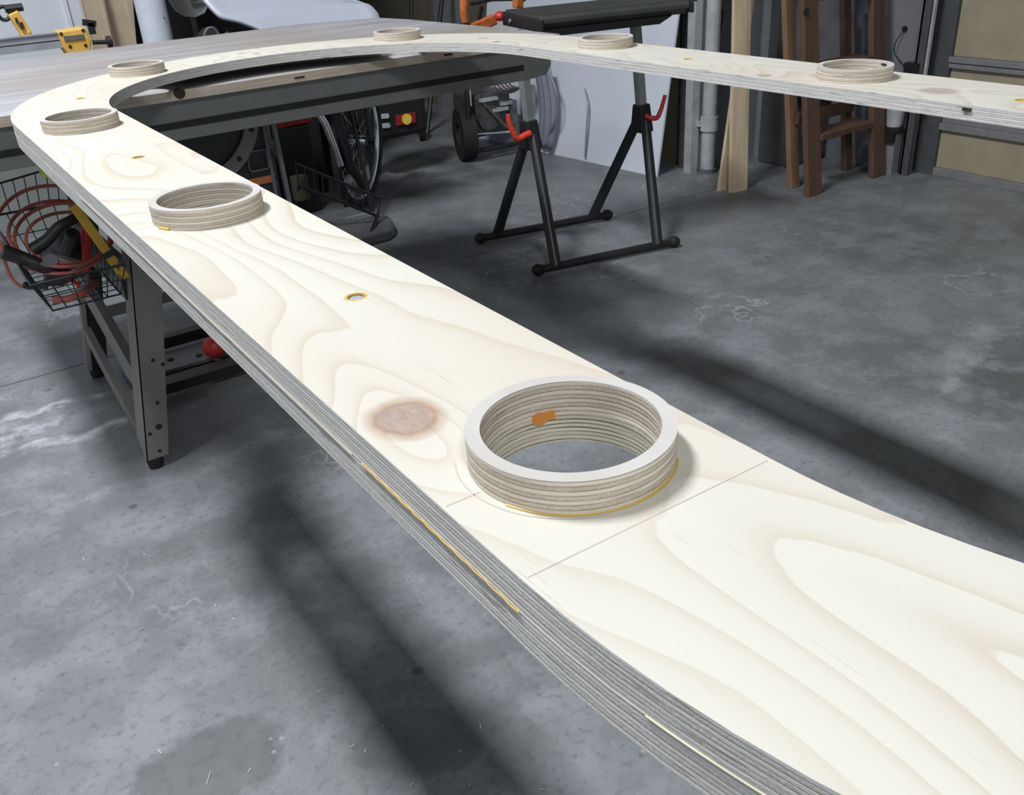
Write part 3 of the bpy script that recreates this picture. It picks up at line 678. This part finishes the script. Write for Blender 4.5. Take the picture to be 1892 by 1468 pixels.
# ------------------------------------------------------------------ things beyond the table, left to right
ms = thing('saw_fence', (.5, 3.5, .80), 'aluminium mitre saw rail with yellow end casting behind the table', 'rail')
MB().box(-.6, .60, 3.49, 3.545, .893, .912).box(-.6, .60, 3.485, 3.55, .912, .917).build('rail_bar', 'alu', ms)
MB().box(-.6, .61, 3.485, 3.55, .868, .889).build('rail_bar', 'alu', ms)
MB().box(-.6, .60, 3.5, 3.53, .886, .895).build('rail_groove', 'plate', ms)
yc = MB().prism([(.552, 3.475, .918), (.638, 3.475, .922), (.648, 3.475, .88), (.635, 3.475, .838), (.572, 3.475, .832), (.556, 3.475, .87)], (0, 1, 0), .085).build('end_casting', 'saw_yellow', ms, bevel=.005)
MB().box(.566, .628, 3.471, 3.476, .888, .903).build('name_strip', 'plate', yc)
for x, z in ((.561, .911), (.630, .914), (.578, .870), (.626, .868)): MB().disc((x, 3.476, z), .0055, -.003, (0, 1, 0), 10).build('bolt', 'void', yc)
MB().bar((.645, 3.53, .935), (.685, 3.53, .925), .02, .02).bar((.668, 3.53, .93), (.668, 3.53, .895), .02, .02).build('end_cap', 'black', ms)
MB().tube([(.655, 3.50, .872), (.705, 3.50, .868)], .007, 8).tube([(.700, 3.50, .868), (.715, 3.50, .868)], .019, 10).build('knob', 'black', ms)
MB().tube([(-.35, 3.51, .0), (-.35, 3.51, .868)], .018, 8).tube([(.585, 3.515, .0), (.585, 3.515, .834)], .012, 8).build('stand_leg', 'alu', ms)
yb = MB().bar((.467, 3.53, .915), (.443, 3.53, .985), .034, .03, up=(0, 1, 0)).build('stop_arm', 'saw_yellow', ms, bevel=.004)
MB().box(.443, .450, 3.505, 3.512, .955, .97).box(.452, .462, 3.505, 3.512, .935, .955).build('sticker', 'void', yb)
MB().tube(loop(.418, 3.53, .985, .017, .020, PI / 2), .006, 8).tube([(.425, 3.53, .997), (.478, 3.53, .998)], .012, 8).build('stop_knob', 'black', ms, smooth=True)

for x0, x1, tlt, lab, dy in ((.735, .812, 0.004, 'left tan hardboard panel standing behind the work table', 0), (.822, .905, -.012, 'right tan hardboard panel, beside the white tube behind the work table', .03)):
    p = thing('hardboard_panel', ((x0 + x1) / 2, 3.9 + dy, 0), lab, 'panel', )
    MB().prism([(x0 - .01, 3.9 + dy, 0), (x1 - .01, 3.9 + dy, 0), (x1 - .012, 3.9 + dy, .82), (x1 + .004 - tlt, 3.92 + dy, .97), (x1, 3.97 + dy, 1.5), (x0, 3.97 + dy, 1.5)], (0, 1, 0), .012).build('sheet', 'tan', p)
    MB().prism([(x0 - .012, 3.895 + dy, 0), (x0 - .006, 3.895 + dy, 0), (x0 + .004, 3.965 + dy, 1.5), (x0 - .002, 3.965 + dy, 1.5)], (0, 1, 0), .012).build('edge_strip', 'table_edge', p)
tu = thing('white_tube', (.955, 3.85, 0), 'thick white cardboard tube standing beside the tan panel', 'tube')
MB().tube([(.958, 3.86, 0), (.958, 3.86, 1.5)], .056, 28).build('tube_wall', 'tube', tu, smooth=True)
MB().disc((.985, 3.8085, .90), .003, -.003, (0, 1, 0), 8).build('spot', 'void', tu)
bs = thing('black_backdrop', (1.15, 4.3, 0), 'black upright storage case behind the white chair', 'case')
MB().box(.93, 1.72, 4.25, 4.5, 0, 1.35).build('case_body', 'black_cloth', bs, bevel=.02)
gp = thing('mirror_disc', (1.12, 4.05, 0), 'grey rounded panel with a pale rim in front of the black case', 'panel')
pts = [(1.10, 4.05, 1.25), (1.075, 4.05, 1.05), (1.083, 4.05, .945), (1.10, 4.05, .905), (1.13, 4.05, .882), (1.17, 4.05, .874), (1.21, 4.05, .885), (1.245, 4.05, .93), (1.27, 4.05, 1.02), (1.27, 4.05, 1.25)]
MB().prism(pts, (0, 1, 0), .01).build('panel_face', 'grey_panel', gp)
MB().tube([Vector(p) for p in pts], .005, 6, closed=True).build('rim', 'plate_pale', gp, smooth=True)
MB().tube([(1.165, 4.04, .0), (1.165, 4.06, .88)], .012, 8).build('support', 'black', gp)
MB().tube([(1.16, 4.035, .932), (1.215, 4.03, .945)], .006, 6).build('hinge', 'chrome', gp)
bj = thing('black_bag', (1.22, 3.62, 0), 'black fabric bag with a looped strap under the white chair edge', 'bag')
MB().ball((1.21, 3.75, .79), .075, (1.7, .9, .75), 16).ball((1.13, 3.74, .80), .06, (1.1, .8, 1.0), 14).build('bag_body', 'black_cloth', bj, smooth=True)
MB().tube(loop(1.105, 3.66, .825, .028, .035, PI / 2), .005, 8).build('strap_loop', 'plate', bj, smooth=True)
MB().tube([(1.10, 3.66, .80), (1.165, 3.64, .838)], .007, 6).build('buckle', 'plate_pale', bj)
MB().box(1.06, 1.20, 3.62, 3.85, 0, .75).build('crate', 'black', bj, bevel=.01)

# white shell chair: swept cross sections
ch = thing('white_shell_chair', (1.45, 3.75, 0), 'white moulded shell chair standing behind the work table', 'chair')
out = [(1.249, .84), (1.31, .80), (1.42, .745), (1.55, .725), (1.67, .745), (1.73, .79), (1.747, .836), (1.742, .86), (1.724, .885), (1.686, .904), (1.62, .935), (1.5, .985), (1.36, 1.035), (1.22, 1.065), (1.13, 1.06), (1.085, 1.02), (1.080, .985), (1.087, .958), (1.1, .93), (1.117, .902), (1.135, .888), (1.185, .872), (1.219, .856)]
def shell():
    P = [(p.x, p.z) for p in spline([(x, 0, z) for x, z in out + out[:1]], 4)][:-1]; cx_, cz_ = 1.42, .90; vs = []; fs = []; K = 10; n = len(P)
    for k in range(K + 1):
        q = k / K
        for x, z in P:
            xx, zz = cx_ + (x - cx_) * (1 - q), cz_ + (z - cz_) * (1 - q)
            vs.append((xx, 3.55 + .75 * (zz - .84) + .05 * (1 - (1 - q) ** 2) ** .8, zz))
    for k in range(K):
        for i in range(n): fs.append((k * n + i, k * n + (i + 1) % n, (k + 1) * n + (i + 1) % n, (k + 1) * n + i))
    return MB().add(vs, fs)
so = shell().build('shell', 'chair', ch, smooth=True)
md = so.modifiers.new('thick', 'SOLIDIFY'); md.thickness = .014; md.offset = 1
MB().box(1.22, 1.66, 3.66, 3.95, .66, .70).build('seat_frame', 'black_metal', ch, bevel=.01)
MB().bar((1.44, 3.66, .68), (1.44, 3.60, .82), .05, .03, up=(0, 1, 0)).build('back_bracket', 'black_metal', ch)
for sx_, sy_ in ((-1, -1), (1, -1), (-1, 1), (1, 1)):
    MB().tube([(1.44 + .18 * sx_, 3.80 + .11 * sy_, .67), (1.44 + .22 * sx_, 3.80 + .15 * sy_, 0)], .010, 8).build('leg', 'black_metal', ch)

sk = thing('leaning_poles', (2.9, 5.4, 0), 'two thin black poles leaning against the grey post by the far wall', 'pole')
MB().tube([(2.72, 5.25, 0), (2.93, 5.45, .8), (3.10, 5.6, 1.5)], .012, 8).build('pole', 'black', sk)
MB().tube([(2.72, 5.05, 0), (3.04, 5.28, .72), (3.18, 5.35, 1.2)], .014, 8).build('pole', 'black', sk)

# ------------------------------------------------------------------ right-hand background
wp = thing('laminate_sheet', (2.98, 3.7, 0), 'large white laminate sheet leaning on the wall behind the black stand', 'panel')
bl, br = Vector((2.939, 4.70, 0)), Vector((3.017, 3.292, 0)); ls = Vector((.16, 0, 1.0)) * 1.22
bl.x = 2.939 - .05
MB().prism([bl, br, br + ls, bl + ls], (-1, 0, 0), .010).build('sheet', 'white', wp)
MB().tube(spline([(3.045, 3.95, .42), (3.02, 3.86, .36), (2.985, 3.79, .28), (2.965, 3.78, .16), (2.955, 3.785, .02)], 5), .005, 6).build('reflection_line', 'sheet', wp)  # thin grey tube standing in for a wavy reflection on the white sheet
ps = thing('plastic_sheet', (2.9, 4.05, 0), 'grey blue crumpled plastic strip hanging left of the white panel', 'plastic')
mb = MB(); vs = []; fs = []
for i in range(11):
    z = .03 + .045 * i; b = .05 * math.sin(i / 10 * PI)
    for k in range(6): vs.append((2.905 + .012 * (k % 2), 4.16 - .028 * k - b, z))
for i in range(10):
    for k in range(5): a = i * 6 + k; fs.append((a, a + 1, a + 7, a + 6))
o = mb.add(vs, fs).build('film', 'sheet', ps, smooth=True); md = o.modifiers.new('t', 'SOLIDIFY'); md.thickness = .003
MB().tube(spline([(2.90, 3.99, .42), (2.90, 3.94, .33), (2.90, 3.95, .22), (2.90, 4.02, .12)], 6), .005, 6).build('fold', 'plate_pale', ps, smooth=True)

pa = thing('pine_board', (3.11, 2.85, 0), 'wide raw pine board standing upright between the pipe and the ladder', 'board')
MB().prism([(3.050, 2.845, 0), (3.138, 2.83, 0), (3.322, 3.13, 2.3), (3.234, 3.13, 2.3)], (.08, .99, 0), .018).build('plank', 'pine', pa)
pb = thing('pine_offcut', (3.06, 2.9, 0), 'narrow raw pine board crossing behind the wider pine board', 'board')
MB().prism([(3.036, 2.905, 0), (3.086, 2.90, 0), (3.665, 3.17, 2.2), (3.615, 3.17, 2.2)], (.08, .99, 0), .016).build('plank', 'pine', pb)

ld = thing('wooden_step_ladder', (3.5, 2.65, 0), 'brown wooden step ladder standing folded against the garage wall', 'ladder')
def stile(x, y, z0, wx, m_, name='stile'):
    MB().prism([(x, y, z0), (x + wx, y, z0), (x + wx, y + .15 * 1.6, 1.6), (x, y + .15 * 1.6, 1.6)], (0, 1, 0), .028).build(name, m_, ld, bevel=.003)
stile(3.232, 2.56, 0, .088, 'ladder'); stile(3.66, 2.55, 0, .085, 'ladder')
stile(3.285, 2.70, 0, .055, 'ladder_pale', 'rear_stile'); stile(3.685, 2.72, 0, .05, 'ladder', 'rear_stile')
for z in (.225, .50, .78, 1.06, 1.34):
    y = 2.56 + .15 * z
    MB().box(3.315, 3.665, y - .01, y + .10, z, z + .028).build('tread', 'ladder', ld, bevel=.003)
MB().disc((3.236, 2.667, .748), .016, -.004, (0, 1, 0), 14).build('pivot_bolt', 'void', ld)
MB().bar((3.315, 2.73, .30), (3.69, 2.73, .30), .02, .05).build('rear_rung', 'ladder', ld)
hb = thing('heater_box', (3.74, 2.8, 0), 'dark low box between the ladder feet and the door jamb', 'box')
MB().box(3.55, 3.80, 2.95, 3.15, 0, .42).build('box_body', 'dark_track', hb, bevel=.01)
MB().box(3.57, 3.78, 2.942, 2.95, .30, .38).build('box_lid', 'black_metal', hb)

# ------------------------------------------------------------------ under the table: bicycle, bag, generator, trolley
bi = thing('bicycle', (1.80, 3.95, 0), 'black bicycle with bright chrome rim standing under the work table', 'bicycle')
wc_, wn = Vector((1.735, 3.88, .305)), Vector((.70, -.71, -.05)).normalized()
wu = Vector((0, 0, 1)); wu = (wu - wn * wu.dot(wn)).normalized(); wv = wn.cross(wu)
def wpnt(r, a, off=0): return wc_ + wu * (r * math.cos(a)) + wv * (r * math.sin(a)) + wn * off
MB().tube([wpnt(.285, 2 * PI * i / 48) for i in range(48)], .020, 10, closed=True).build('tyre', 'rubber', bi, smooth=True)
rim = MB().tube([wpnt(.258, 2 * PI * i / 48) for i in range(48)], .011, 8, closed=True).build('rim', 'chrome', bi, smooth=True)
for i in range(20):
    a = 2 * PI * i / 20; MB().tube([wpnt(.02, a, .02 * (-1) ** i), wpnt(.255, a + .2 * (-1) ** i)], .0014, 4).build('spoke', 'chrome', rim)
MB().disc(wpnt(0, 0, -.04), .022, .08, tuple(wn), 12).build('hub', 'chrome', bi)
MB().tube([wpnt(0, 0, -.055), wpnt(.33, 0, -.055), wpnt(.42, -.1, 0)], .011, 8).tube([wpnt(0, 0, .055), wpnt(.33, 0, .055), wpnt(.42, -.1, 0)], .011, 8).build('fork', 'black_metal', bi, smooth=True)
MB().tube([(1.435, 3.62, .55), (1.475, 3.60, .46), (1.50, 3.60, .36), (1.515, 3.6, .28)], .016, 10).build('chrome_tube', 'chrome', bi, smooth=True)
MB().tube([(1.54, 3.66, .60), (1.56, 3.66, .45), (1.60, 3.70, .25), (1.70, 3.8, .12)], .022, 10).build('frame_tube', 'saw_dark', bi, smooth=True)
MB().prism([wpnt(.20, -.42, .03), wpnt(.31, -.42, .03), wpnt(.32, .42, .03), wpnt(.20, .42, .03)], wn, .004).build('fender_bracket', 'pipe', bi)
tr_ = thing('wire_trolley', (1.45, 3.4, 0), 'low black wire trolley in front of the bicycle wheel under the table', 'trolley')
A, B_ = Vector((1.285, 3.62, .27)), Vector((1.625, 3.42, .13)); dn_ = Vector((0, 0, -.095))
P0 = [(1.285, 3.50, .350), (1.625, 3.48, .142), (1.595, 3.47, .075), (1.285, 3.50, .262)]
MB().tube([P0[0], P0[1], P0[2]], .006, 6).tube([P0[3], P0[2]], .006, 6).build('top_rail', 'wire', tr_)
for i in range(11):
    t_ = i / 10; a = Vector(P0[0]).lerp(Vector(P0[1]), t_); b = Vector(P0[3]).lerp(Vector(P0[2]), t_)
    MB().tube([a, b], .003, 5).build('upright', 'wire', tr_)
MB().tube([(1.595, 3.47, .075), (1.50, 3.36, .04), (1.42, 3.40, .03)], .008, 6).tube([(1.285, 3.50, .262), (1.25, 3.6, 0)], .008, 6).build('frame_rail', 'wire', tr_)
MB().tube([(1.30, 3.53, .29), (1.30, 3.53, .20)], .035, 14).build('jar', 'jar', tr_, smooth=True)
bpz = thing('round_floor_base', (1.55, 3.5, 0), 'grey curved steel base plate on the floor below the bicycle', 'base')
pts = [(1.30, 3.30, 0), (1.46, 3.34, 0)] + [(1.52 + .15 * math.cos(a), 3.54 + .21 * math.sin(a), 0) for a in [math.radians(-70 + 14 * i) for i in range(12)]] + [(1.32, 3.78, 0)]
MB().prism(pts, (0, 0, 1), .05).build('plate', 'plate', bpz, bevel=.012)
MB().box(1.50, 1.60, 3.57, 3.60, .05, .062).box(1.51, 1.61, 3.53, 3.56, .05, .062).build('rib', 'plate_pale', bpz)
sb = thing('saddle_bag', (2.12, 4.25, 0), 'black bag with a round yellow reflector on red beside the bicycle wheel', 'bag')
MB().box(1.97, 2.28, 4.205, 4.40, .205, .52).build('bag_body', 'black_cloth', sb, bevel=.025)
MB().box(2.00, 2.02, 4.33, 4.38, 0, .21).build('rack_leg', 'black_metal', sb)
MB().box(2.095, 2.205, 4.195, 4.203, .268, .318).build('red_patch', 'reflector_red', sb)
MB().disc((2.153, 4.195, .291), .026, -.006, (0, 1, 0), 24).build('reflector', 'bulb_yellow', sb)
for z in (.318, .272): MB().prism([(2.012, 4.20, z), (2.018, 4.20, z + .018), (2.055, 4.20, z + .016), (2.062, 4.20, z + .002), (2.055, 4.20, z - .008), (2.018, 4.20, z - .004)], (0, -1, 0), .004).build('tag', 'tag', sb)
hd_ = thing('hand_truck', (2.7, 4.95, 0), 'dark hand truck with a small grey wheel behind the saddle bag', 'hand truck')
MB().disc((2.60, 4.92, .065), .050, .03, (.9, -.45, 0), 20).build('wheel_disc', 'hub_grey', hd_, smooth=True)
MB().ring((2.598, 4.92, .065), .047, .064, .034, axis=(.9, -.45, 0), n=24).build('tyre', 'rubber', hd_)
MB().box(2.1, 2.67, 5.1, 5.35, .14, .5).build('deck_load', 'black_cloth', hd_, bevel=.02)
MB().bar((2.35, 4.98, .10), (2.35, 5.1, .16), .03).bar((2.62, 4.95, .065), (2.62, 5.15, .2), .03).build('axle_frame', 'black_metal', hd_)
MB().disc((2.40, 5.2, .0), .07, .14, (0, 0, 1), 14).build('caster', 'rubber', hd_)
ge = thing('generator', (2.7, 4.25, 0), 'generator with black tube frame and fat tyres under the end of the table', 'generator')
MB().tube(spline([(2.52, 4.2, .06), (2.515, 4.2, .12), (2.52, 4.2, .40), (2.56, 4.2, .46), (2.82, 4.2, .46), (2.86, 4.2, .40), (2.86, 4.2, .10), (2.84, 4.2, .06), (2.52, 4.2, .06)], 4), .013, 8).build('tube_frame', 'black_metal', ge, smooth=True)
MB().tube([(2.53, 4.185, .155), (2.80, 4.185, .125)], .007, 6).tube([(2.53, 4.19, .40), (2.53, 4.19, .30)], .006, 6).build('frame_bar', 'chrome', ge)
en = MB().box(2.57, 2.80, 4.22, 4.45, .12, .34).build('engine_block', 'engine', ge, bevel=.02)
MB().disc((2.64, 4.22, .22), .065, -.03, (0, 1, 0), 20).build('flywheel_cover', 'engine', en, smooth=True)
MB().box(2.60, 2.70, 4.19, 4.22, .305, .32).box(2.72, 2.79, 4.19, 4.22, .27, .285).box(2.66, 2.76, 4.185, 4.22, .245, .262).build('fins', 'pipe', en)
MB().box(2.76, 2.85, 4.23, 4.40, .15, .28).build('control_panel', 'wall_grey', ge, bevel=.01)
MB().ring((2.505, 4.30, .14), .06, .135, .075, axis=(.95, -.3, 0), n=28).build('tyre', 'rubber', ge, smooth=True)
MB().disc((2.52, 4.295, .14), .06, .05, (.95, -.3, 0), 16).build('wheel_hub', 'engine', ge)
MB().tube(spline([(2.60, 4.17, .30), (2.66, 4.17, .235), (2.73, 4.17, .165), (2.79, 4.16, .14)], 5), .006, 6).build('fuel_line', 'hose', ge, smooth=True)
ho = thing('hose_coil', (2.75, 4.15, .35), 'pinkish coiled hose hanging on top of the generator', 'hose')
for k in range(5):
    MB().tube(loop(2.755 + .006 * k, 4.16 - .012 * k, .425 - .004 * k, .108 - .012 * k, .088 - .011 * k, PI / 2 - .1), .0048, 6).build('hose_loop', 'hose', ho, smooth=True)
dk = thing('dark_cabinet', (1.2, 4.3, 0), 'dark low cabinet deep under the work table behind the bicycle', 'cabinet')
MB().box(.95, 2.0, 4.50, 4.60, .0, .80).build('cabinet_body', 'black_cloth', dk)
rb = thing('red_toolbox', (1.47, 4.02, 0), 'dark box with a dull red lid under the table behind the chrome tube', 'box')
MB().box(1.40, 1.56, 3.98, 4.10, .0, .395).build('box_body', 'black', rb, bevel=.01)
MB().prism([(1.385, 3.97, .395), (1.575, 3.97, .40), (1.575, 3.97, .47), (1.50, 3.97, .49), (1.40, 3.97, .46)], (0, 1, 0), .14).build('box_lid', 'reflector_red', rb, bevel=.01)
gb = thing('grey_post', (1.33, 3.95, 0), 'dull grey curved post under the table left of the red lidded box', 'post')
MB().bar((1.320, 3.90, .56), (1.327, 3.90, .36), .030, .03, up=(0, 1, 0)).bar((1.327, 3.90, .37), (1.36, 3.88, .30), .034, .03, up=(0, 1, 0)).bar((1.327, 3.90, .36), (1.320, 3.90, .0), .03, .03, up=(0, 1, 0)).build('post_body', 'grey_panel', gb, bevel=.004)

rk = thing('red_ball', (.615, 2.64, 0), 'small round red knob on the floor plate behind the saw leg', 'knob')
MB().ball((.617, 2.64, .062), .036, (1, 1, .95), 16).build('knob_ball', 'red', rk, smooth=True)
MB().disc((.617, 2.64, .021), .012, .02, n=10).build('stem', 'plate', rk)

# wood chips scattered on the floor
mb = MB()
for i in range(46):
    x, y = random.uniform(.05, 1.0), random.uniform(.75, 1.9)
    if random.random() < .3: x, y = random.uniform(.0, 2.2), random.uniform(1.0, 2.6)
    a = random.uniform(0, PI); L_ = random.uniform(.0015, .006); d_ = Vector((math.cos(a), math.sin(a), 0)) * L_
    mb.bar((x - d_.x, y - d_.y, .001), (x + d_.x, y + d_.y, .0015), .0015, .0008)
mb.bar((.096, 1.118, .001), (.110, 1.140, .0016), .0012, .001)
tag(mb.build('wood_chips', 'chip'), 'tiny pale wood chips scattered over the concrete floor', 'debris', kind='stuff')
